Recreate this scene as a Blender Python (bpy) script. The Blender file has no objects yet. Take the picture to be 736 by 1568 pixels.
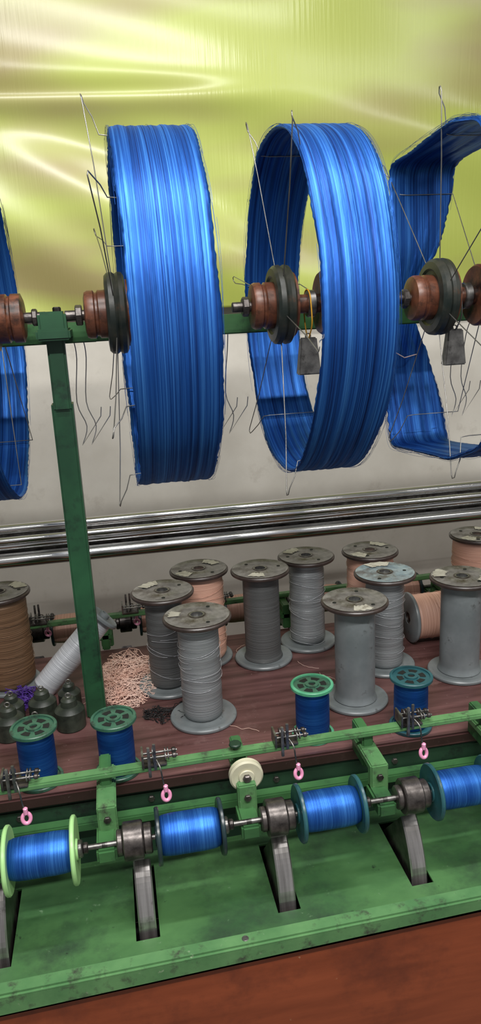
import bpy, bmesh, math, random, bisect
from mathutils import Vector, Matrix
random.seed(7)
scene=bpy.context.scene
try:
    scene.view_settings.view_transform='Standard'
    scene.view_settings.look='None'
except Exception: pass
COL=scene.collection
H=1.507      # camera height = swift shaft height
TZ=.85       # table top

# ------------------------------------------------------------------ materials
def lin(c):
    return tuple(((v/255)/12.92 if v/255<=.04045 else ((v/255+.055)/1.055)**2.4) for v in c)+(1,)
def mat(name,c1,c2=None,rough=.5,metal=0,scale=(20,20,20),detail=4,bump=0,aniso=0,coat=0,pos=(.35,.65),spec=.5,bscale=None,extra=None,rough2=None):
    m=bpy.data.materials.new(name);m.use_nodes=True
    nt=m.node_tree;N=nt.nodes;L=nt.links
    b=N['Principled BSDF'];b.inputs['Roughness'].default_value=rough;b.inputs['Metallic'].default_value=metal
    b.inputs['Specular IOR Level'].default_value=spec
    b.inputs['Coat Weight'].default_value=coat;b.inputs['Coat Roughness'].default_value=.15
    tc=N.new('ShaderNodeTexCoord');mp=N.new('ShaderNodeMapping');mp.inputs['Scale'].default_value=scale
    L.new(tc.outputs['Object'],mp.inputs['Vector'])
    no=N.new('ShaderNodeTexNoise');no.inputs['Scale'].default_value=1;no.inputs['Detail'].default_value=detail;no.inputs['Roughness'].default_value=.6
    L.new(mp.outputs[0],no.inputs['Vector'])
    rp=N.new('ShaderNodeValToRGB');rp.color_ramp.elements[0].position=pos[0];rp.color_ramp.elements[1].position=pos[1]
    rp.color_ramp.elements[0].color=lin(c1);rp.color_ramp.elements[1].color=lin(c2 or c1)
    L.new(no.outputs['Fac'],rp.inputs[0])
    out=rp.outputs[0]
    ex=extra if isinstance(extra,list) else ([extra] if extra else [])
    for ec,es,lo,hi in ex:   # (colour, scale, lo, hi) worn patches / grime
        n2=N.new('ShaderNodeTexNoise');n2.inputs['Scale'].default_value=es;n2.inputs['Detail'].default_value=6;n2.inputs['Roughness'].default_value=.7
        L.new(tc.outputs['Object'],n2.inputs['Vector'])
        r2=N.new('ShaderNodeValToRGB');r2.color_ramp.elements[0].position=lo;r2.color_ramp.elements[1].position=hi
        L.new(n2.outputs['Fac'],r2.inputs[0])
        mx=N.new('ShaderNodeMixRGB');L.new(r2.outputs[0],mx.inputs[0]);L.new(out,mx.inputs[1]);mx.inputs[2].default_value=lin(ec)
        out=mx.outputs[0]
    L.new(out,b.inputs['Base Color'])
    if rough2 is not None:
        mr=N.new('ShaderNodeMapRange');mr.inputs['To Min'].default_value=rough;mr.inputs['To Max'].default_value=rough2
        mr.inputs['From Min'].default_value=.3;mr.inputs['From Max'].default_value=.7
        L.new(no.outputs['Fac'],mr.inputs['Value']);L.new(mr.outputs[0],b.inputs['Roughness'])
    if bump:
        bn=N.new('ShaderNodeBump');bn.inputs['Strength'].default_value=bump;bn.inputs['Distance'].default_value=.002
        src=no
        if bscale:
            src=N.new('ShaderNodeTexNoise');src.inputs['Scale'].default_value=bscale;src.inputs['Detail'].default_value=5
            L.new(tc.outputs['Object'],src.inputs['Vector'])
        L.new(src.outputs['Fac'],bn.inputs['Height']);L.new(bn.outputs[0],b.inputs['Normal'])
    if aniso:
        tg=N.new('ShaderNodeTangent');tg.direction_type='RADIAL';tg.axis=aniso
        b.inputs['Anisotropic'].default_value=.75;L.new(tg.outputs[0],b.inputs['Tangent'])
    return m
M={}
M['green']=mat('green_enamel_paint',(46,86,50),(60,106,60),.45,scale=(9,9,9),bump=.15,bscale=90,extra=[((34,54,40),22,.54,.72),((70,56,44),60,.68,.74)])
M['green_lt']=mat('green_rail_paint',(72,116,72),(94,138,88),.45,scale=(14,14,14),extra=[((58,62,52),40,.54,.70),((144,160,132),70,.64,.72)],bump=.12,bscale=120)
M['green_dk']=mat('dark_green_paint',(18,42,28),(30,60,40),.5,scale=(12,12,12),extra=((14,20,18),25,.55,.7))
M['tray']=mat('green_tray_paint',(48,86,50),(74,116,68),.48,scale=(6,10,6),detail=6,bump=.2,bscale=60,extra=[((40,56,44),9,.46,.72),((104,134,100),60,.65,.73),((28,32,28),35,.65,.73)])
M['table']=mat('maroon_laminate',(72,44,42),(110,76,74),.42,scale=(5,60,5),detail=6,bump=.1,extra=[((130,102,98),14,.58,.85),((164,146,138),160,.65,.71)],rough2=.58)
M['wall']=mat('cream_plaster',(200,194,182),(222,217,206),.75,scale=(3,3,3),detail=8,bump=.25,bscale=14,extra=((164,154,140),5,.58,.8))
M['panel']=mat('rust_brown_panel',(122,56,28),(148,72,40),.5,scale=(4,4,30),detail=6,extra=[((170,130,100),60,.70,.74),((90,40,24),7,.5,.75)],bump=.15)
M['floor']=mat('concrete_floor',(110,106,100),(135,130,122),.7,scale=(4,4,4),bump=.2)
M['ceil']=mat('ceiling_paint',(205,205,200),(215,215,210),.8)
M['steel']=mat('worn_steel',(86,84,82),(150,148,145),.3,metal=.9,scale=(60,60,60),rough2=.5)
M['dark']=mat('oily_dark_steel',(48,44,43),(104,98,95),.34,metal=.7,scale=(50,50,50),bump=.2)
M['wire']=mat('wire_steel',(120,118,114),(156,154,150),.35,metal=.8)
M['chrome']=mat('chrome_tube',(205,204,204),(228,228,228),.17,metal=1,scale=(1,60,60))
M['brown']=mat('red_brown_bush',(84,48,34),(124,76,54),.38,scale=(15,40,40),bump=.2,extra=((44,30,24),26,.48,.64))
M['rubber']=mat('black_green_disc',(26,34,30),(56,56,48),.42,scale=(40,40,40),bump=.2,extra=((84,58,42),30,.58,.7))
M['spool']=mat('grey_spool_paint',(100,106,108),(126,132,134),.35,scale=(12,12,12),extra=((80,82,82),50,.6,.7))
M['spooltop']=mat('spool_flange_grime',(84,82,80),(136,132,128),.35,scale=(35,35,35),extra=((58,48,44),25,.48,.64))
M['spooltopb']=mat('spool_flange_blue',(104,126,138),(156,170,172),.35,scale=(35,35,35),extra=((90,88,88),25,.46,.6))
M['spooledge']=mat('spool_flange_edge',(44,36,34),(70,58,54),.35,scale=(35,35,35))
M['sthread']=mat('silver_thread',(100,104,106),(178,182,184),.3,metal=.4,scale=(3,3,900),detail=2,bump=.5,aniso='Z')
M['dthread']=mat('dark_grey_thread',(74,74,74),(110,112,112),.35,metal=.25,scale=(3,3,700),detail=2,bump=.4,aniso='Z')
M['pinkth']=mat('pink_thread',(186,138,118),(222,178,158),.4,scale=(3,3,700),detail=2,bump=.4,aniso='Z')
M['pinkx']=mat('pink_thread_x',(190,138,120),(226,180,162),.4,scale=(700,3,3),detail=2,bump=.4)
M['copper']=mat('copper_thread',(92,70,52),(142,110,84),.35,metal=.3,scale=(3,3,600),detail=2,bump=.4,aniso='Z')
M['whiteth']=mat('white_grey_thread',(160,162,168),(204,206,210),.35,metal=.2,scale=(3,3,600),detail=2,bump=.4)
M['label']=mat('paper_label',(170,166,152),(202,198,184),.7,extra=((120,112,96),60,.5,.7))
M['bgreen']=mat('bobbin_green_plastic',(40,78,62),(58,100,80),.35,scale=(40,40,40),extra=((40,50,44),60,.52,.66))
M['bgreenrim']=mat('bobbin_green_rim',(60,136,100),(90,162,126),.35,scale=(30,30,30))
M['bteal']=mat('bobbin_teal_plastic',(28,66,74),(42,88,94),.32)
M['bdark']=mat('bobbin_dark_plastic',(20,34,40),(34,52,56),.3)
M['bpale']=mat('bobbin_pale_green_plastic',(150,196,126),(166,212,142),.35)
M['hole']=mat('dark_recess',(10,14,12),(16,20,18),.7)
M['pink']=mat('pink_ceramic',(222,140,176),(236,160,192),.2,coat=.5)
M['nylon']=mat('white_nylon',(180,176,150),(204,200,176),.35)
M['weight']=mat('cast_iron_weight',(92,90,88),(136,134,130),.42,metal=.6,scale=(50,50,50),bump=.3,extra=((50,46,44),40,.55,.65))
M['weightd']=mat('dark_green_weight',(30,36,30),(56,62,52),.45,scale=(40,40,40),bump=.3)
M['yellow']=mat('yellow_string',(214,150,30),(230,170,50),.6)
M['waste']=mat('peach_waste_yarn',(236,192,174),(248,218,204),.6)
M['purple']=mat('purple_yarn',(58,34,110),(86,52,150),.5)
M['black']=mat('black_yarn',(14,14,16),(26,26,30),.5)
M['white']=mat('lamp_white',(235,235,235),None,.4)
M['steel2']=mat('polished_drive_band',(138,134,132),(190,186,184),.24,metal=.85,scale=(120,6,6),extra=((80,72,68),24,.6,.75))
M['green_post']=mat('post_green_paint',(22,60,38),(34,80,50),.42,scale=(10,10,10),extra=((16,34,26),18,.55,.7))

def silk(name,sc,axis,bump=.3,mix=(12,32,84)):
    m=bpy.data.materials.new(name);m.use_nodes=True
    nt=m.node_tree;N=nt.nodes;L=nt.links;b=N['Principled BSDF']
    tc=N.new('ShaderNodeTexCoord')
    def noise(s,d):
        mp=N.new('ShaderNodeMapping');mp.inputs['Scale'].default_value=s;L.new(tc.outputs['Object'],mp.inputs['Vector'])
        n=N.new('ShaderNodeTexNoise');n.inputs['Scale'].default_value=1;n.inputs['Detail'].default_value=d;n.inputs['Roughness'].default_value=.7
        L.new(mp.outputs[0],n.inputs['Vector']);return n
    fine=noise(sc[0],4);mid=noise(sc[1],2)
    add=N.new('ShaderNodeMath');add.operation='MULTIPLY_ADD';L.new(fine.outputs['Fac'],add.inputs[0]);add.inputs[1].default_value=1.5;L.new(mid.outputs['Fac'],add.inputs[2])
    hf=N.new('ShaderNodeMath');hf.operation='MULTIPLY';hf.inputs[1].default_value=.4;L.new(add.outputs[0],hf.inputs[0])
    rp=N.new('ShaderNodeValToRGB');e=rp.color_ramp.elements
    e[0].position=.36;e[0].color=lin(mix);e[1].position=.66;e[1].color=lin((68,132,208))
    x=e.new(.5);x.color=lin((26,76,152))
    L.new(hf.outputs[0],rp.inputs[0]);L.new(rp.outputs[0],b.inputs['Base Color'])
    b.inputs['Metallic'].default_value=.62;b.inputs['Roughness'].default_value=.40
    b.inputs['Specular Tint'].default_value=lin((190,215,255))
    b.inputs['Anisotropic'].default_value=.5
    tg=N.new('ShaderNodeTangent');tg.direction_type='RADIAL';tg.axis=axis;L.new(tg.outputs[0],b.inputs['Tangent'])
    bn=N.new('ShaderNodeBump');bn.inputs['Strength'].default_value=bump;bn.inputs['Distance'].default_value=.001
    L.new(fine.outputs['Fac'],bn.inputs['Height']);L.new(bn.outputs[0],b.inputs['Normal'])
    return m
M['silk']=silk('blue_silk_hank',[(800,2,2),(90,1.4,1.4)],'X')
M['silkx']=silk('blue_silk_bobbin_x',[(1100,5,5),(25,3,3)],'X',.15,(20,52,110))
M['silkz']=silk('blue_silk_bobbin_z',[(5,5,1100),(3,3,25)],'Z',.15,(20,52,110))

# ------------------------------------------------------------------ mesh helpers
def group(name,loc=(0,0,0),rot=None):
    e=bpy.data.objects.new(name,None);e.empty_display_size=.02;COL.objects.link(e);e.location=loc
    if rot is not None: e.rotation_euler=rot
    return e
def obj(name,me,m,parent=None,smooth=False):
    o=bpy.data.objects.new(name,me);COL.objects.link(o)
    for q in (m if isinstance(m,(list,tuple)) else [m]): me.materials.append(M[q] if isinstance(q,str) else q)
    if parent: o.parent=parent
    if smooth:
        for p in me.polygons: p.use_smooth=True
    return o
def frommesh(bm,name):
    me=bpy.data.meshes.new(name);bmesh.ops.recalc_face_normals(bm,faces=bm.faces);bm.to_mesh(me);bm.free();return me
def box(name,x0,x1,y0,y1,z0,z1,m,parent=None,bev=.002):
    bm=bmesh.new();bmesh.ops.create_cube(bm,size=1)
    for v in bm.verts: v.co=Vector(((x0+x1)/2+v.co.x*(x1-x0),(y0+y1)/2+v.co.y*(y1-y0),(z0+z1)/2+v.co.z*(z1-z0)))
    if bev: bmesh.ops.bevel(bm,geom=bm.edges[:],offset=bev,segments=2,affect='EDGES')
    return obj(name,frommesh(bm,name),m,parent)
def slope(o,kt,kb=None,zmid=0):
    """machine stands slightly out of level: z rises with x (top edge kt, bottom edge kb)"""
    kb=kt if kb is None else kb
    for v in o.data.vertices: v.co.z+=(kt if v.co.z>zmid else kb)*(v.co.x-.1)
AX={'X':Matrix.Rotation(math.pi/2,4,'Y'),'Z':Matrix.Identity(4),'Y':Matrix.Rotation(-math.pi/2,4,'X')}
def lathe(name,prof,m,parent=None,axis='Z',at=(0,0,0),seg=48,closed=False,sharp=35):
    """prof=[(r,h)...]; revolved about the axis"""
    bm=bmesh.new();rings=[]
    for r,h in prof:
        if r<1e-6: rings.append([bm.verts.new((0,0,h))])
        else: rings.append([bm.verts.new((r*math.cos(2*math.pi*i/seg),r*math.sin(2*math.pi*i/seg),h)) for i in range(seg)])
    pairs=list(zip(rings[:-1],rings[1:]))
    if closed: pairs.append((rings[-1],rings[0]))
    for a,b in pairs:
        for i in range(seg):
            j=(i+1)%seg
            if len(a)==1 and len(b)==1: continue
            if len(a)==1: bm.faces.new((a[0],b[i],b[j]))
            elif len(b)==1: bm.faces.new((a[i],b[0],a[j]))
            else: bm.faces.new((a[i],b[i],b[j],a[j]))
    bm.transform(Matrix.Translation(at)@AX[axis])
    me=frommesh(bm,name);o=obj(name,me,m,parent,smooth=True)
    try: me.set_sharp_from_angle(angle=math.radians(sharp))
    except Exception: pass
    return o
def cyl(name,r,h0,h1,m,parent=None,axis='Z',at=(0,0,0),seg=32,bev=.0015):
    b=min(bev,r*.3,(h1-h0)*.3)
    return lathe(name,[(0,h0),(r-b,h0),(r,h0+b),(r,h1-b),(r-b,h1),(0,h1)],m,parent,axis,at,seg)
def wires(name,polys,r,m,parent=None,res=2,cyclic=False):
    cu=bpy.data.curves.new(name,'CURVE');cu.dimensions='3D';cu.bevel_depth=r;cu.bevel_resolution=res
    for pts in polys:
        sp=cu.splines.new('POLY');sp.points.add(len(pts)-1)
        for i,p in enumerate(pts): sp.points[i].co=(p[0],p[1],p[2],1)
        sp.use_cyclic_u=cyclic
    o=bpy.data.objects.new(name,cu);COL.objects.link(o);cu.materials.append(M[m] if isinstance(m,str) else m)
    if parent:o.parent=parent
    return o
def smoothpts(pts,n=6):
    out=[]
    P=[Vector(p) for p in pts]
    for i in range(len(P)-1):
        p0=P[max(i-1,0)];p1=P[i];p2=P[i+1];p3=P[min(i+2,len(P)-1)]
        for k in range(n):
            t=k/n
            out.append(.5*((2*p1)+(-p0+p2)*t+(2*p0-5*p1+4*p2-p3)*t*t+(-p0+3*p1-3*p2+p3)*t**3))
    out.append(P[-1]);return out
def torus(name,R,r,m,parent,at,rot=(0,0,0),st=1):
    pts=[(R*math.cos(t*math.pi/12),st*R*math.sin(t*math.pi/12),0) for t in range(24)]
    o=wires(name,[pts],r,m,parent,res=4,cyclic=True);o.location=at;o.rotation_euler=rot;return o

# ------------------------------------------------------------------ room
box('floor',-3,4,-2.5,2.1,-.05,0,'floor',bev=0)
box('wall_back',-3,4,2.0,2.1,0,3.1,'wall',bev=0)
box('ceiling',-3,4,-2.5,2.1,3.1,3.15,'ceil',bev=0)

# ------------------------------------------------------------------ satin yellow-green sheet hung on the wall
def sheet():
    m=bpy.data.materials.new('yellow_green_sheet');m.use_nodes=True
    nt=m.node_tree;N=nt.nodes;L=nt.links;b=N['Principled BSDF']
    tc=N.new('ShaderNodeTexCoord');mp=N.new('ShaderNodeMapping');mp.inputs['Scale'].default_value=(1.0,1,3.5);mp.inputs['Rotation'].default_value=(0,.35,0)
    L.new(tc.outputs['Object'],mp.inputs['Vector'])
    n=N.new('ShaderNodeTexNoise');n.inputs['Scale'].default_value=1.5;n.inputs['Detail'].default_value=2;L.new(mp.outputs[0],n.inputs['Vector'])
    rp=N.new('ShaderNodeValToRGB');e=rp.color_ramp.elements
    e[0].position=.34;e[0].color=lin((152,140,86));e[1].position=.54;e[1].color=lin((168,178,78))
    L.new(n.outputs['Fac'],rp.inputs[0]);L.new(rp.outputs[0],b.inputs['Base Color'])
    b.inputs['Roughness'].default_value=.45;b.inputs['Metallic'].default_value=.18
    mp2=N.new('ShaderNodeMapping');mp2.inputs['Scale'].default_value=(160,1,5);L.new(tc.outputs['Object'],mp2.inputs['Vector'])
    n2=N.new('ShaderNodeTexNoise');n2.inputs['Scale'].default_value=1;n2.inputs['Detail'].default_value=3;L.new(mp2.outputs[0],n2.inputs['Vector'])
    bn=N.new('ShaderNodeBump');bn.inputs['Strength'].default_value=.3;bn.inputs['Distance'].default_value=.001
    L.new(n2.outputs['Fac'],bn.inputs['Height']);L.new(bn.outputs[0],b.inputs['Normal'])
    b.inputs['Coat Weight'].default_value=.45;b.inputs['Coat Roughness'].default_value=.17
    L.new(bn.outputs[0],b.inputs['Coat Normal'])
    bm=bmesh.new();nx,nz=220,180;X0,X1,Z0,Z1=-1.0,1.9,1.508,2.6
    g=[]
    for j in range(nz+1):
        row=[]
        for i in range(nx+1):
            x=X0+(X1-X0)*i/nx;z=Z0+(Z1-Z0)*j/nz
            fade=1/(1+math.exp((x-.36)*14))
            calm=(1-.88*fade*math.exp(-((z-1.985)/.09)**2))  # waves flattened around the bulge so its highlight runs straight
            up=1/(1+math.exp((z-1.97)*30))      # folds are deeper in the lower half
            d=(.0075*math.sin(7*z+.8*x+.6)+(.004+.003*up)*math.sin(13*(z+.40*x)+1.0)+.003*up*math.sin(27*(z+.45*x+.05*math.sin(4*x))))*calm+.008*math.sin(3.1*x+1.0)
            d-=.008*fade*math.exp(-((z-1.992-.003*math.sin(5*x))/.034)**2)  # bulge added to catch the lamp as a thin highlight, fading rightwards
            row.append(bm.verts.new((x,1.92+d,z)))
        g.append(row)
    for j in range(nz):
        for i in range(nx): bm.faces.new((g[j][i],g[j][i+1],g[j+1][i+1],g[j+1][i]))
    o=obj('hanging_yellow_green_sheet',frommesh(bm,'sheet'),m,None,True)
    md=o.modifiers.new('thick','SOLIDIFY');md.thickness=.002
sheet()

# ------------------------------------------------------------------ chrome guide tubes in front of the wall
g=group('chrome_guide_tubes')
for i,(z,r,y) in enumerate([(1.024,.012,1.76),(1.003,.009,1.735),(.983,.012,1.76),(.951,.018,1.745)]):
    cyl('tube_%d'%i,r,-1.2,2.3,'chrome',g,'X',(0,y,z))
box('channel_back',-1.2,2.3,1.775,1.785,.940,1.03,'steel',g)
for i,x in enumerate((-1.0,2.1)): box('wall_bracket_%d'%i,x,x+.03,1.72,2.0,.92,1.045,'green_dk',g)

# ------------------------------------------------------------------ machine
YC=1.175
XL,XR=-1.1,2.0
mach=group('silk_winding_machine')
box('table_board',XL,XR,.947,1.403,.830,TZ,'table',mach,.003)
PITCH=.188;X0=-.021
def tray(side):
    s=1 if side=='front' else -1
    def Y(y): return y if s==1 else 2*YC-y
    def bx(n,x0,x1,y0,y1,z0,z1,m,bev=.002):
        a,b=sorted((Y(y0),Y(y1)));return box(side+'_'+n,x0,x1,a,b,z0,z1,m,mach,bev)
    units=[X0+PITCH*k for k in range(-4,9)]
    bm=bmesh.new();xs=[XL]
    for u in units: xs+= [u-.013,u+.018]
    xs.append(XR);ys=[.745,.788,.920,.955]
    for i in range(len(xs)-1):
        for j in range(3):
            if i%2==1 and j==1: continue
            q=[(xs[i],ys[j]),(xs[i+1],ys[j]),(xs[i+1],ys[j+1]),(xs[i],ys[j+1])]
            bm.faces.new([bm.verts.new((a,Y(b),.728)) for a,b in q])
    bmesh.ops.remove_doubles(bm,verts=bm.verts,dist=1e-5)
    o=obj(side+'_tray_top',frommesh(bm,'tray'),'tray',mach);slope(o,.020)
    md=o.modifiers.new('t','SOLIDIFY');md.thickness=.003;md.offset=-1 if s==1 else 1
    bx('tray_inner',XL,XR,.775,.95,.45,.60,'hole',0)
    bx('tray_back',XL,XR,.949,.962,.60,.829,'green_dk')
    bx('tray_ledge',XL,XR,.930,.948,.792,.806,'green')
    slope(bx('lip_top',XL,XR,.742,.764,.726,.7335,'green_lt',.003),.020)
    slope(bx('lip_face',XL,XR,.742,.750,.706,.7315,'green_lt',.003),.020,.034,.718)
    bx('side_panel',XL,XR,.752,.77,.08,.712,'panel',.002)
    slope(bx('thread_rail',XL,XR,.893,.910,.900,.909,'green_lt',.002),.012)
    for k,u in enumerate(units):
        c=u-.036
        bx('bracket_arm_%d'%k,c-.013,c+.013,.862,.950,.872,.884,'green_lt' if s==1 else 'green',.002)
        bx('bracket_drop_%d'%k,c-.013,c+.013,.852,.866,.818,.884,'green_lt',.002)
        bx('bracket_foot_%d'%k,c-.016,c+.010,.812,.866,.830,.850,'green',.003)
        bx('bracket_post_%d'%k,c-.008,c+.008,.9,.95,.85,.902,'green',.002)
        cyl(side+'_bracket_bolt_%d'%k,.005,0,.004,'dark',mach,'Y',(c,Y(.852)-(.004 if s==1 else 0),.866),seg=6,bev=.0005)
        cyl(side+'_ledge_bolt_%d'%k,.005,0,.004,'dark',mach,'Y',(c+.06,Y(.949)-(.004 if s==1 else 0),.818),seg=6,bev=.0005)
        if s==1 and k%2==0: cyl('lip_rivet_%d'%k,.0045,.7325+.020*(c+.06),.7345+.020*(c+.06),'steel',mach,'Z',(c+.16,.753,0),seg=16,bev=.0008)
    for k,u in enumerate(units):
        # thick friction driving wheel (front sector that stands out of the slot)
        cy,cz,R=Y(.93),.705,.133
        prof=[(.03,-.0115),(R-.002,-.0115),(R,-.0095),(R,.0095),(R-.002,.0115),(.03,.0115)]
        bm=bmesh.new()
        A=[math.radians(a) for a in range(-12,50,3)]
        rings=[]
        for a in A:
            ring=[]
            for r,h in prof:
                ring.append(bm.verts.new((u+.003+h,cy-s*r*math.cos(a),cz+r*math.sin(a))))
            rings.append(ring)
        for a,b in zip(rings[:-1],rings[1:]):
            for i in range(len(prof)):
                j=(i+1)%len(prof);f=bm.faces.new((a[i],a[j],b[j],b[i]))
                f.material_index=1 if i in (1,2,3) else 0
        bm.faces.new(rings[0]);bm.faces.new(rings[-1])
        obj(side+'_drive_wheel_%d'%k,frommesh(bm,'drive_wheel'),['dark','steel2'],mach)
tray('front');tray('back')
box('shaft_beam',XL,XR,1.205,1.235,1.466,1.497,'green',mach,.002)
for i,x in enumerate((-1.02,-.073,.95,1.9)):
    box('upright_lower_%d'%i,x-.017,x+.015,1.140,1.175,TZ,1.382,'green_post',mach,.003)
    box('upright_upper_%d'%i,x-.013,x+.013,1.135,1.160,1.37,1.488,'green_post',mach,.003)
    box('bearing_saddle_%d'%i,x-.024,x+.024,1.105,1.205,1.474,1.490,'green_post',mach,.003)
    box('bearing_block_%d'%i,x-.020,x+.020,1.112,1.150,1.486,1.514,'green_post',mach,.004)
    cyl('bearing_bolt_%d'%i,.006,1.512,1.520,'dark',mach,'Z',(x+.008,1.122,0),seg=6)
    box('beam_front_flange_%d'%i,x-.2,x+.06,1.190,1.207,1.466,1.494,'green',mach,.002)
for i,x in enumerate((-1.0,1.9)):
    for j,y in enumerate((.85,1.5)): box('leg_%d%d'%(i,j),x-.03,x+.03,y-.03,y+.03,0,.45,'green_dk',mach)

# ------------------------------------------------------------------ running bobbins on the spindles
def bobbin_h(name,x,y,z,R,fl,body,L=.086,rb=.026):
    g=group(name,(x,y,z))
    for i,h in enumerate((0,L-.004)):
        lathe('flange_%d'%i,[(.006,h),(R*.55,h),(R*.6,h+.0006),(R-.0015,h-.0006),(R,h+.001),(R,h+.004),(R-.0015,h+.0052),(R*.6,h+.004),(.006,h+.004)],fl,g,'X',closed=True)
        cyl('hub_ring_%d'%i,.013,h-.002 if i==0 else h+.003,h+.001 if i==0 else h+.0065,fl,g,'X')
    n=14;pr=[(.004,.003)]
    for k in range(n+1):
        t=k/n;pr.append((rb-.003*abs(2*t-1)**6+.00008*math.sin(k*2.1),.0035+(L-.008)*t))
    pr.append((.004,L-.004))
    lathe('silk_winding',pr,body,g,'X',seg=64)
    cyl('spindle_rod',.0035,-.071,.126,'steel',g,'X')
    cyl('friction_roller',.024,-.043,-.017,'dark',g,'X',seg=48)
    cyl('roller_collar',.019,-.017,-.006,'dark',g,'X')
    cyl('roller_collar_left',.016,-.051,-.043,'dark',g,'X')
    cyl('end_cap',.011,.0875,.094,'steel',g,'X')
    cyl('end_cap_small',.007,.094,.101,'dark',g,'X')
    return g
specs={-1:('bpale',.042),0:('bdark',.036),1:('bteal',.038),2:('bteal',.038)}
for k in range(-3,5):
    fl,R=specs.get(k,('bdark',.036))
    bobbin_h('running_silk_bobbin',X0+PITCH*k+.0255,.82,.853,R,fl,'silkx')
for k in range(-3,7):
    bobbin_h('running_pink_bobbin',X0+PITCH*k+.0355,2*YC-.82,.853,.036,'bdark','pinkx',rb=.031)

# ------------------------------------------------------------------ thread tensioners on the rail
def tensioner(x,y,s=1):
    g=group('thread_tensioner',(x,y,.909+.012*(x-.1)));g.scale=(1,s,1)
    box('clamp_plate',-.020,.014,-.010,.014,0,.003,'dark',g,.0008)
    box('side_cheek',-.020,-.017,-.012,.014,0,.020,'steel',g,.0006)
    box('front_cheek',-.012,-.008,-.016,-.012,-.012,.034,'steel',g,.0006)
    box('upright_finger',-.004,.000,-.012,-.009,-.004,.036,'steel',g,.0006)
    for i,yy in enumerate((-.004,.008)):
        cyl('disc_pin_%d'%i,.0016,-.018,.030,'steel',g,'X',(0,yy,.011),seg=12)
        for j,xx in enumerate((-.010,-.005,.012,.016)):
            cyl('tension_disc_%d%d'%(i,j),.0075 if j<2 else .0055,xx,xx+.0018,'steel',g,'X',(0,yy,.011),seg=24,bev=.0005)
        cyl('thumb_nut_%d'%i,.004,.022,.028,'dark',g,'X',(0,yy,.011),seg=12)
    wires('guide_wire',[smoothpts([(.0,-.012,.012),(.004,-.022,.006),(.006,-.024,-.012),(.008,-.024,-.026)])],.0011,'steel',g)
    torus('ceramic_loop',.0052,.0027,'pink',g,(.009,-.025,-.036),(math.radians(75),0,math.radians(12)),1.3)
    cyl('ceramic_stem',.0032,-.030,-.020,'pink',g,'Z',(.009,-.025,0),seg=16)
for k in range(-3,5): tensioner(.014+.1853*k,.900)
for k in range(-3,7): tensioner(.0+.1853*k,2*YC-.900,-1)

g=group('white_guide_pulley',(.133,.870,.889))
lathe('pulley_disc',[(.005,-.005),(.021,-.006),(.0235,-.004),(.0225,0),(.0235,.004),(.021,.006),(.005,.005)],'nylon',g,'Y',closed=True)
cyl('washer',.011,-.008,-.005,'nylon',g,'Y');cyl('pivot_bolt',.006,-.013,.006,'dark',g,'Y',seg=6)
g=group('rail_wing_knob',(.125,.902,.909));cyl('screw',.003,0,.010,'dark',g);cyl('knob',.009,.006,.011,'green_dk',g,seg=8)

# ------------------------------------------------------------------ spools standing on the table
def spool(name,x,y,body='sthread',rb=.034,H_=.185,R=.0555,top='spooltop',edge='spooledge',lab=None,rot=None,z=TZ,base='spool',bare=False):
    g=group(name,(x,y,z),rot)
    f=.0075
    def fl(n,h,m):
        return lathe(n,[(.0125,h),(R-.003,h),(R-.0006,h+.0015),(R,h+.003),(R,h+f-.002),(R-.0015,h+f),(R-.008,h+f+.0003),(R-.010,h+f-.0008),(.026,h+f-.0008),(.024,h+f+.0008),(.0125,h+f+.0008)],m,g,closed=True,seg=64)
    fl('bottom_flange',0,base)
    t=H_-f;fl('top_flange_rim',t-.0006,edge)
    lathe('top_face',[(.0125,t+f),(.0235,t+f+.0008),(.026,t+f-.0002),(R-.0095,t+f-.0002),(R-.008,t+f+.0006),(R-.003,t+f+.0004)],top,g,seg=64)
    lathe('hub_tube',[(.0100,.001),(.0124,.001),(.0124,H_+.0010),(.0100,H_+.0010)],'steel',g,closed=True,seg=40)
    cyl('bore',.0102,.01,t-.002,'hole',g)
    for k in range(3):
        a=k*2.094+x*9;cyl('flange_hole_%d'%k,.0032,t+f-.0004,t+f+.0004,'hole',g,at=(.036*math.cos(a),.036*math.sin(a),0),seg=16,bev=0.0001)
    n=40;rnd=random.Random(int(x*1000))
    pr=[(.0,f)]
    for k in range(n+1):
        u=k/n;b=rb if bare else rb+rnd.uniform(-.0005,.0007)
        e=.003*(1-min(1,min(u,1-u)/.05));pr.append((b+e*(-1 if not bare else 1),f+.0005+(t-f-.001)*u))
    pr.append((0,t));lathe('wound_body' if not bare else 'barrel',pr,body,g,seg=56,sharp=80)
    if not bare:
        polys=[]
        for k in range(9):
            h=rnd.uniform(f+.01,t-.01);a0=rnd.uniform(0,6.28);dh=rnd.uniform(-.03,.03)
            polys.append([((rb+.0018)*math.cos(a0+q*.2),(rb+.0018)*math.sin(a0+q*.2),max(f+.002,min(t-.002,h+dh*q/20+.002*math.sin(q*.5)))) for q in range(24)])
        wires('loose_thread',polys,.0003,'whiteth' if 'thread'==body[1:] else body,g,res=1)
    if lab:
        for li,(a0,a1,r0,r1) in enumerate(lab):
            bm=bmesh.new();n=12;vi=[];vo=[]
            for k in range(n+1):
                a=math.radians(a0+(a1-a0)*k/n);j=.0015*math.sin(k*1.7+x*30)
                vi.append(bm.verts.new(((r0+j)*math.cos(a),(r0+j)*math.sin(a),t+f+.0013)));vo.append(bm.verts.new(((r1+j)*math.cos(a),(r1+j)*math.sin(a),t+f+.0013)))
            for k in range(n): bm.faces.new((vi[k],vi[k+1],vo[k+1],vo[k]))
            obj('paper_label_%d'%li,frommesh(bm,'lab'),'label',g)
    return g
L1=[(20,70,.028,.046),(200,240,.028,.050)];L2=[(100,150,.028,.048)]
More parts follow.
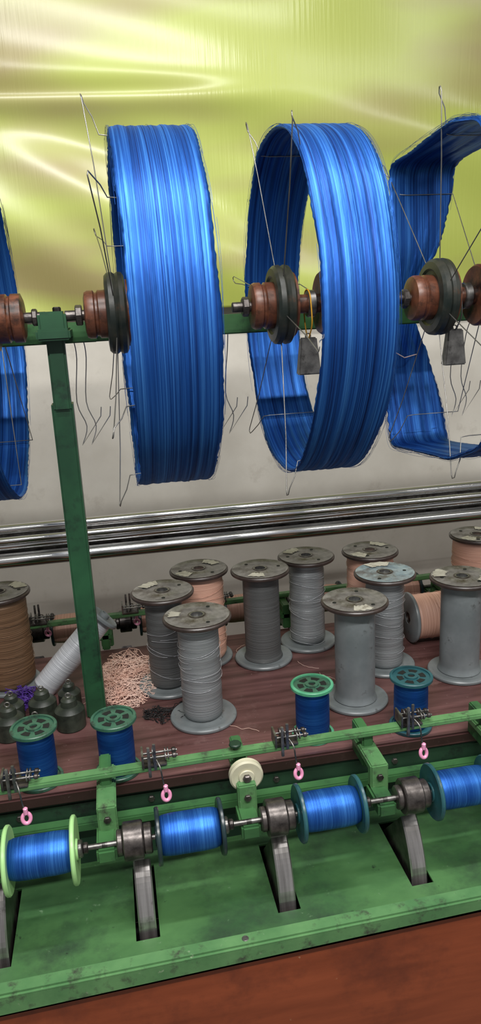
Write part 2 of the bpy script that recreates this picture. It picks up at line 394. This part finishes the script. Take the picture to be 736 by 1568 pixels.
spool('steel_wire_spool',.102,1.097,'sthread',.033,lab=[(150,180,.028,.046)])
spool('steel_wire_spool',.056,1.222,'dthread',.033,lab=L2)
spool('pink_thread_spool',.132,1.315,'pinkth',.044,lab=L1)
spool('steel_wire_spool',.243,1.279,'dthread',.034,lab=[(230,270,.028,.046)],bare=True)
spool('steel_wire_spool',.344,1.325,'sthread',.034,lab=L2)
spool('pink_thread_spool',.472,1.318,'pinkth',.045,lab=L1)
spool('steel_wire_spool',.455,1.192,'sthread',.034,top='spooltopb',edge='spooledge',lab=[(60,120,.028,.05)])
spool('grey_empty_spool',.362,1.085,'spool',.0335,bare=True,lab=[(250,290,.03,.05)])
spool('grey_empty_spool',.574,1.132,'spool',.035,bare=True,lab=[(120,170,.028,.05),(300,340,.03,.05)])
spool('pink_thread_spool',.712,1.345,'pinkth',.048,lab=L1)
spool('copper_thread_spool',-.233,1.305,'copper',.046,lab=[(10,60,.028,.05)])
spool('pink_thread_spool',.535,1.276,'pinkth',.044,R=.050,H_=.119,rot=(0,math.radians(90),0),z=TZ+.050)

# thread cop leaning behind the upright
g=group('leaning_white_thread_cop',(-.170,1.245,TZ+.013),(math.radians(-6),math.radians(45),0));g.scale=(1.08,1.08,1.22)
lathe('thread_body',[(0,0),(.017,0),(.0205,.004),(.0215,.05),(.0210,.128),(.019,.133),(0,.133)],'whiteth',g,seg=48)
lathe('end_flange',[(.008,.133),(.027,.133),(.029,.135),(.029,.138),(.027,.140),(.024,.1385),(.008,.1385)],'spool',g,closed=True)
lathe('tube_end',[(.006,.120),(.009,.120),(.009,.144),(.006,.144)],'spool',g,closed=True)

# ------------------------------------------------------------------ upright silk bobbins on the table
def bobbin_v(x,y,rim,face,h=.09):
    g=group('upright_silk_bobbin',(x,y,TZ));R=.0335
    for i,z in enumerate((0,h-.006)):
        lathe('flange_rim_%d'%i,[(R-.0045,z),(R-.001,z),(R,z+.001),(R,z+.005),(R-.001,z+.006),(R-.0045,z+.006)],rim,g,closed=True)
        lathe('flange_web_%d'%i,[(0,z+.0012),(R-.004,z+.0012),(R-.004,z+.0036),(0,z+.0036)],face,g)
    z=h-.006
    lathe('centre_boss',[(.0055,z+.002),(.0105,z+.002),(.0105,z+.006),(.0055,z+.006)],face,g,closed=True)
    cyl('bore',.0055,z+.0030,z+.0040,'hole',g,seg=20,bev=.0001)
    for k in range(6):
        a=k*math.pi/3
        bm=bmesh.new();n=8;i_=[];o_=[]
        for q in range(n+1):
            b=a+math.radians(-19+38*q/n)
            i_.append(bm.verts.new((.0135*math.cos(b),.0135*math.sin(b),z+.0040)));o_.append(bm.verts.new((.0225*math.cos(b),.0225*math.sin(b),z+.0040)))
        for q in range(n): bm.faces.new((i_[q],i_[q+1],o_[q+1],o_[q]))
        obj('web_opening_%d'%k,frommesh(bm,'w'),'hole',g)
    pr=[(0,.005)]
    for k in range(15):
        t=k/14;pr.append((.0265-.002*abs(2*t-1)**6+.00008*math.sin(k*2),.005+(h-.012)*t))
    pr.append((0,h-.006));lathe('silk_winding',pr,'silkz',g,seg=56)
for x,y,r,f in [(-.155,.986,'bgreen','bgreen'),(-.041,.982,'bgreen','bgreen'),(.264,1.001,'bgreenrim','bgreen'),(.420,.985,'bteal','bteal')]:
    bobbin_v(x,y,r,f)

# ------------------------------------------------------------------ clutter
def bell(name,x,y,z=TZ,s=1,m='weightd',rot=None):
    g=group(name,(x,y,z),rot)
    lathe('weight_body',[(0,0),(.017*s,0),(.0195*s,.002),(.0195*s,.026*s),(.016*s,.030*s),(.011*s,.032*s),(.010*s,.040*s),(.007*s,.043*s),(0,.043*s)],m,g,seg=32)
    torus('hook_eye',.004,.0012,'wire',g,(0,0,.046*s),(math.pi/2,0,0))
for x,y,s in [(-.212,1.120,1.25),(-.163,1.166,1.2),(-.116,1.125,1.25),(-.120,1.195,1.0),(-.168,1.098,1.0),(-.215,1.175,1.05)]: bell('thread_weight',x,y,s=s)
def tangle(name,cx,cy,rx,ry,hz,n,m,r=.0006,seed=1,ln=22,rot=0):
    rnd=random.Random(seed);polys=[]
    for k in range(n):
        a=rnd.uniform(0,6.28);d=math.sqrt(rnd.random())
        p=Vector((d*rx*math.cos(a),d*ry*math.sin(a),rnd.uniform(.001,hz*(1.1-d))));v=rnd.uniform(0,6.28);pts=[]
        for q in range(ln):
            v+=rnd.uniform(-.8,.8)
            p=p+Vector((math.cos(v),math.sin(v),0))*.006;p.z=max(.001,min(hz*1.1,p.z+rnd.uniform(-.003,.003)))
            if (p.x/rx)**2+(p.y/ry)**2>1.3: v+=2.2
            pts.append(p.copy())
        polys.append(smoothpts(pts,3))
    o=wires(name,polys,r,m,res=1);o.location=(cx,cy,TZ);o.rotation_euler=(0,0,rot)
tangle('waste_yarn_tangle',-.018,1.262,.046,.092,.014,170,'waste',.00045,seed=3)
tangle('purple_yarn_tangle',-.205,1.225,.020,.020,.035,50,'purple',.0008,5,14)
tangle('black_yarn_tangle',.045,1.120,.035,.022,.006,30,'black',.0006,8,14)
tangle('loose_thread_scraps',.16,1.19,.35,.17,.002,18,'waste',.0003,12,10)

# ------------------------------------------------------------------ swifts: hub, wire arms, silk hank
def P(x,a,r):  # a measured from straight up toward the back, degrees
    return Vector((x,r*math.sin(math.radians(a)),r*math.cos(math.radians(a))))
def swift(xd,angles,width=.115,right=.082,tipr=.288,dr=0):
    g=group('yarn_swift',(xd,1.13,H))
    cyl('spindle_shaft',.0075,-.075,right+.065,'dark',g,'X',bev=.001)
    cyl('lock_knob',.0145,-.060,-.050,'dark',g,'X',seg=8)
    lathe('left_bush',[(0,-.047),(.024,-.047),(.032,-.045),(.034,-.041),(.034,-.033),(.031,-.031),(.031,-.028),(.034,-.026),(.034,-.012),(0,-.012)],'brown',g,'X',seg=56)
    lathe('left_hub_disc',[(0,-.013),(.040,-.013),(.043,-.016),(.053,-.015),(.057,-.011),(.058,-.004),(.055,0),(.058,.004),(.057,.010),(.052,.013),(.030,.013),(0,.014)],'rubber',g,'X',seg=64)
    lathe('left_hub_ring',[(.040,.012),(.047,.012),(.047,.018),(.040,.018)],'brown',g,'X',closed=True)
    cyl('core_rod',.014,.012,right,'brown',g,'X');cyl('core_collar',.020,.040,.052,'steel',g,'X')
    lathe('right_hub_disc',[(0,right-.022),(.044,right-.022),(.047,right-.018),(.047,right-.008),(.044,right-.004),(0,right-.004)],'brown',g,'X',seg=56)
    lathe('right_bush',[(0,right-.006),(.030,right-.006),(.034,right-.004),(.034,right+.012),(.031,right+.014),(.031,right+.017),(.034,right+.019),(.034,right+.032),(.026,right+.035),(0,right+.035)],'brown',g,'X',seg=56)
    cyl('right_knob',.012,right+.045,right+.053,'dark',g,'X',seg=8)
    polys=[]
    for a in angles:
        w=math.degrees(.006/.28)
        polys.append([P(-.004,a-7,.050),P(-.014,a-w*1.1,.20),P(-.022,a-w,tipr-.006),P(-.023,a-w*.5,tipr),P(-.022,a+w*.4,tipr),P(-.020,a+w,tipr-.008),P(-.010,a+w,.262),P(-.003,a+w*1.3,.240+dr),P(.010,a+w*1.3,.2385+dr),P(width*.8,a+w*1.3,.2385+dr),P(right,a+5,.045)])
    wires('wire_arms',polys,.0008,'wire',g)
    return g
def bandmesh(name,xa,xb,prof,seed,rag=.0012,thick=.006,loops=150,pinch=None,wob=.0003,fuzz=.0018):
    """prof(theta)->(y,z) closed outline in the swift plane"""
    rnd=random.Random(seed);n=300;m=52
    col=[rnd.uniform(-.0004,.0004)+.0005*math.sin(i*.9+seed) for i in range(m+1)]
    bm=bmesh.new();outer=[];inner=[]
    for k in range(n):
        t=2*math.pi*k/n;y,z=prof(t);c=Vector((0,y,z));d=c.normalized()
        ja=rag*(math.sin(5*t+seed)+.6*math.sin(13*t+2*seed)+rnd.uniform(-.6,.6));jb=rag*(math.sin(4*t+1.3*seed)+.6*math.sin(11*t)+rnd.uniform(-.6,.6))
        if pinch: jb-=pinch[1]*math.exp(-((t-pinch[0])/pinch[2])**2)
        ro=[];ri=[]
        for i in range(m+1):
            f=i/m;x=xa+ja+(xb+jb-xa-ja)*f
            e=.0028*(max(0,1-min(f,1-f)/.04))
            w=col[i]+wob*math.sin(2*t+i*.4)+wob*.8*math.sin(7*t+i*.23+seed)
            ro.append(bm.verts.new(Vector((x,0,0))+c+d*(w-e)));ri.append(bm.verts.new(Vector((x,0,0))+c-d*(thick-e-.6*w)))
        outer.append(ro);inner.append(ri)
    for k in range(n):
        q=(k+1)%n
        for i in range(m):
            bm.faces.new((outer[k][i],outer[k][i+1],outer[q][i+1],outer[q][i]));bm.faces.new((inner[k][i],inner[q][i],inner[q][i+1],inner[k][i+1]))
        bm.faces.new((outer[k][0],outer[q][0],inner[q][0],inner[k][0]));bm.faces.new((outer[k][m],inner[k][m],inner[q][m],outer[q][m]))
    g=group(name,(0,1.13,H))
    obj('silk_band',frommesh(bm,name),'silk',g,True)
    polys=[]
    for k in range(loops):
        x=rnd.choice((xa,xb))+rnd.uniform(-.0025,.0025) if k%3 else rnd.uniform(xa,xb)
        a0=rnd.uniform(0,6.28);ln=rnd.randint(8,30);off=rnd.uniform(.0006,fuzz);ph=rnd.uniform(0,6)
        pts=[]
        for q in range(ln):
            t=a0+q*.03;y,z=prof(t);c=Vector((0,y,z));s=math.sin(math.pi*q/(ln-1))
            xx=x-(pinch[1]*math.exp(-((t%6.2832-pinch[0])/pinch[2])**2)*max(0,(x-xa)/(xb-xa)) if pinch else 0)
            pts.append(Vector((xx+.0015*math.sin(q*.12+ph),0,0))+c+c.normalized()*(off*s))
        polys.append(pts)
    wires('stray_fibres',polys,.00018,'silk',g,res=1)
    return g
def ring(R,k=.012,n=6,ph=0,dz=-.002):
    def f(t):
        r=R*(1+k*(math.cos(n*(t-ph))))
        return (r*math.sin(t),r*math.cos(t)+dz)
    return f
def poly(pts):
    P_=[Vector(p) for p in pts];S=[]
    for i in range(len(P_)):
        a=P_[i];b=P_[(i+1)%len(P_)]
        for k in range(20): S.append(a.lerp(b,k/20))
    for _ in range(10): S=[(S[i-1]+S[i]*2+S[(i+1)%len(S)])/4 for i in range(len(S))]
    D=[0]
    for i in range(len(S)): D.append(D[-1]+(S[(i+1)%len(S)]-S[i]).length)
    T=D[-1]
    def f(t):
        u=(t%(2*math.pi))/(2*math.pi)*T
        lo=min(len(S)-1,bisect.bisect_right(D,u)-1)
        q=(u-D[lo])/max(1e-9,D[lo+1]-D[lo]);v=S[lo].lerp(S[(lo+1)%len(S)],q);return (v.x,v.y)
    return f
swift(-.228,[24,84,144,197,264,324])
swift(.020,[1,61,121,181,241,301])
swift(.265,[20,80,140,200,260,320])
swift(.517,[40,-8,-60,-110,-156,150,95],dr=-.012)
bandmesh('blue_silk_hank',-.252,-.143,ring(.247,.006,dz=-.010),1)
bandmesh('blue_silk_hank',.028,.136,ring(.247,.006,dz=-.005),2)
bandmesh('blue_silk_hank',.257,.355,ring(.2475,.006,ph=.35,dz=-.004),3)
hx=[(-.155,.222),(-.0675,.236),(.158,.222),(.150,.0745),(.205,-.118),(.150,-.262),(.03,-.252),(-.096,-.240),(-.19,-.205),(-.25,-.05),(-.242,.1)]
bandmesh('blue_silk_hank',.498,.612,poly(hx),4,rag=.0025,pinch=(2.1,.065,.40),wob=.0014,fuzz=.006,loops=150)
g=group('silk_tie_thread',(0,1.13,H))
wires('tie',[[(.497,.163,.075),(.525,.150,.078),(.56,.163,.074)],[(.50,.196,-.10),(.52,.178,-.095),(.54,.188,-.105),(.57,.196,-.10)]],.001,'waste',g)

def hangweight(x,ln):
    g=group('hanging_brake_weight',(x,1.13,H))
    bm=bmesh.new()
    prof=[(-.018,-.106),(.018,-.106),(.0125,-.050),(-.0125,-.050)]
    f=[bm.verts.new((a,-.009 if b<-.08 else -.006,b)) for a,b in prof];k=[bm.verts.new((a,.009 if b<-.08 else .006,b)) for a,b in prof]
    bm.faces.new(f);bm.faces.new(k[::-1])
    for i in range(4): bm.faces.new((f[i],f[(i+1)%4],k[(i+1)%4],k[i]))
    bmesh.ops.bevel(bm,geom=bm.edges[:],offset=.0018,segments=2,affect='EDGES')
    obj('iron_weight',frommesh(bm,'iron_weight'),'weight',g)
    wires('yellow_string',[smoothpts([(0,-.0215,.0),(.001,-.021,-.030),(0,-.003,-.052)]),smoothpts([(0,.0215,.0),(0,.016,-.030),(0,.003,-.052)]),[(.0,.021*math.cos(q*.35),.021*math.sin(q*.35)) for q in range(10)]],.0011,'yellow' if ln else 'wire',g)
    torus('eye',.004,.001,'wire',g,(0,0,-.048),(math.pi/2,0,0))
hangweight(.306,1);hangweight(.546,0)

# bent wire hangers hooked on the back beam
g=group('wire_thread_hooks')
polys=[]
for x in (-.05,-.035,.178,.196,.60,.62):
    y=1.24
    polys.append(smoothpts([(x,1.22,1.468),(x+.001,y,1.44),(x-.006,y,1.37),(x+.006,y,1.33),(x-.004,y-.005,1.30)],4)+[Vector((x+.03,y,1.345)),Vector((x+.032,y,1.36))])
wires('hooks',polys,.0008,'wire',g)

# ------------------------------------------------------------------ lamps (fluorescent tubes)
def tube(x,y,z,power,L=1.2,tilt=0):
    g=group('fluorescent_tube_lamp',(x,y,z))
    box('batten',-L/2,L/2,-.03,.03,.03,.07,'white',g)
    for i,s in enumerate((-1,1)):
        wires('hanger_%d'%i,[[(s*.45,0,.07),(s*.45,0,3.1-z)]],.002,'wire',g)
        box('socket_%d'%i,s*L/2-.012,s*L/2+.012,-.015,.015,-.012,.032,'white',g)
    ld=bpy.data.lights.new('tube_light','AREA');ld.shape='RECTANGLE';ld.size=L;ld.size_y=.06;ld.energy=power;ld.color=(1,.985,.96)
    lo=bpy.data.objects.new('tube_light',ld);COL.objects.link(lo);lo.parent=g;lo.location=(0,0,.0);lo.rotation_euler=(tilt,0,0)
tube(.25,.62,2.62,23,tilt=0)
tube(.05,-.30,2.50,35,tilt=math.radians(35))
tube(1.5,-.2,2.6,10,tilt=math.radians(30))
w=bpy.data.worlds.new('room_ambient');scene.world=w;w.use_nodes=True
w.node_tree.nodes['Background'].inputs[0].default_value=(.97,.98,1,1);w.node_tree.nodes['Background'].inputs[1].default_value=.33

# ------------------------------------------------------------------ camera
th=math.radians(9.4);p=math.radians(15.5);ph=math.radians(2.9)
h=Vector((math.sin(th),math.cos(th),0));r0=Vector((math.cos(th),-math.sin(th),0))
fw=h*math.cos(p)-Vector((0,0,math.sin(p)));u0=h*math.sin(p)+Vector((0,0,math.cos(p)))
R=r0*math.cos(ph)-u0*math.sin(ph);U=r0*math.sin(ph)+u0*math.cos(ph)
mw=Matrix((( R.x,U.x,-fw.x,0),(R.y,U.y,-fw.y,0),(R.z,U.z,-fw.z,H),(0,0,0,1)))
cd=bpy.data.cameras.new('camera');cd.sensor_fit='VERTICAL';cd.sensor_height=36;cd.lens=36*1130/1568;cd.clip_start=.02
co=bpy.data.objects.new('camera',cd);COL.objects.link(co);co.matrix_world=mw
scene.camera=co
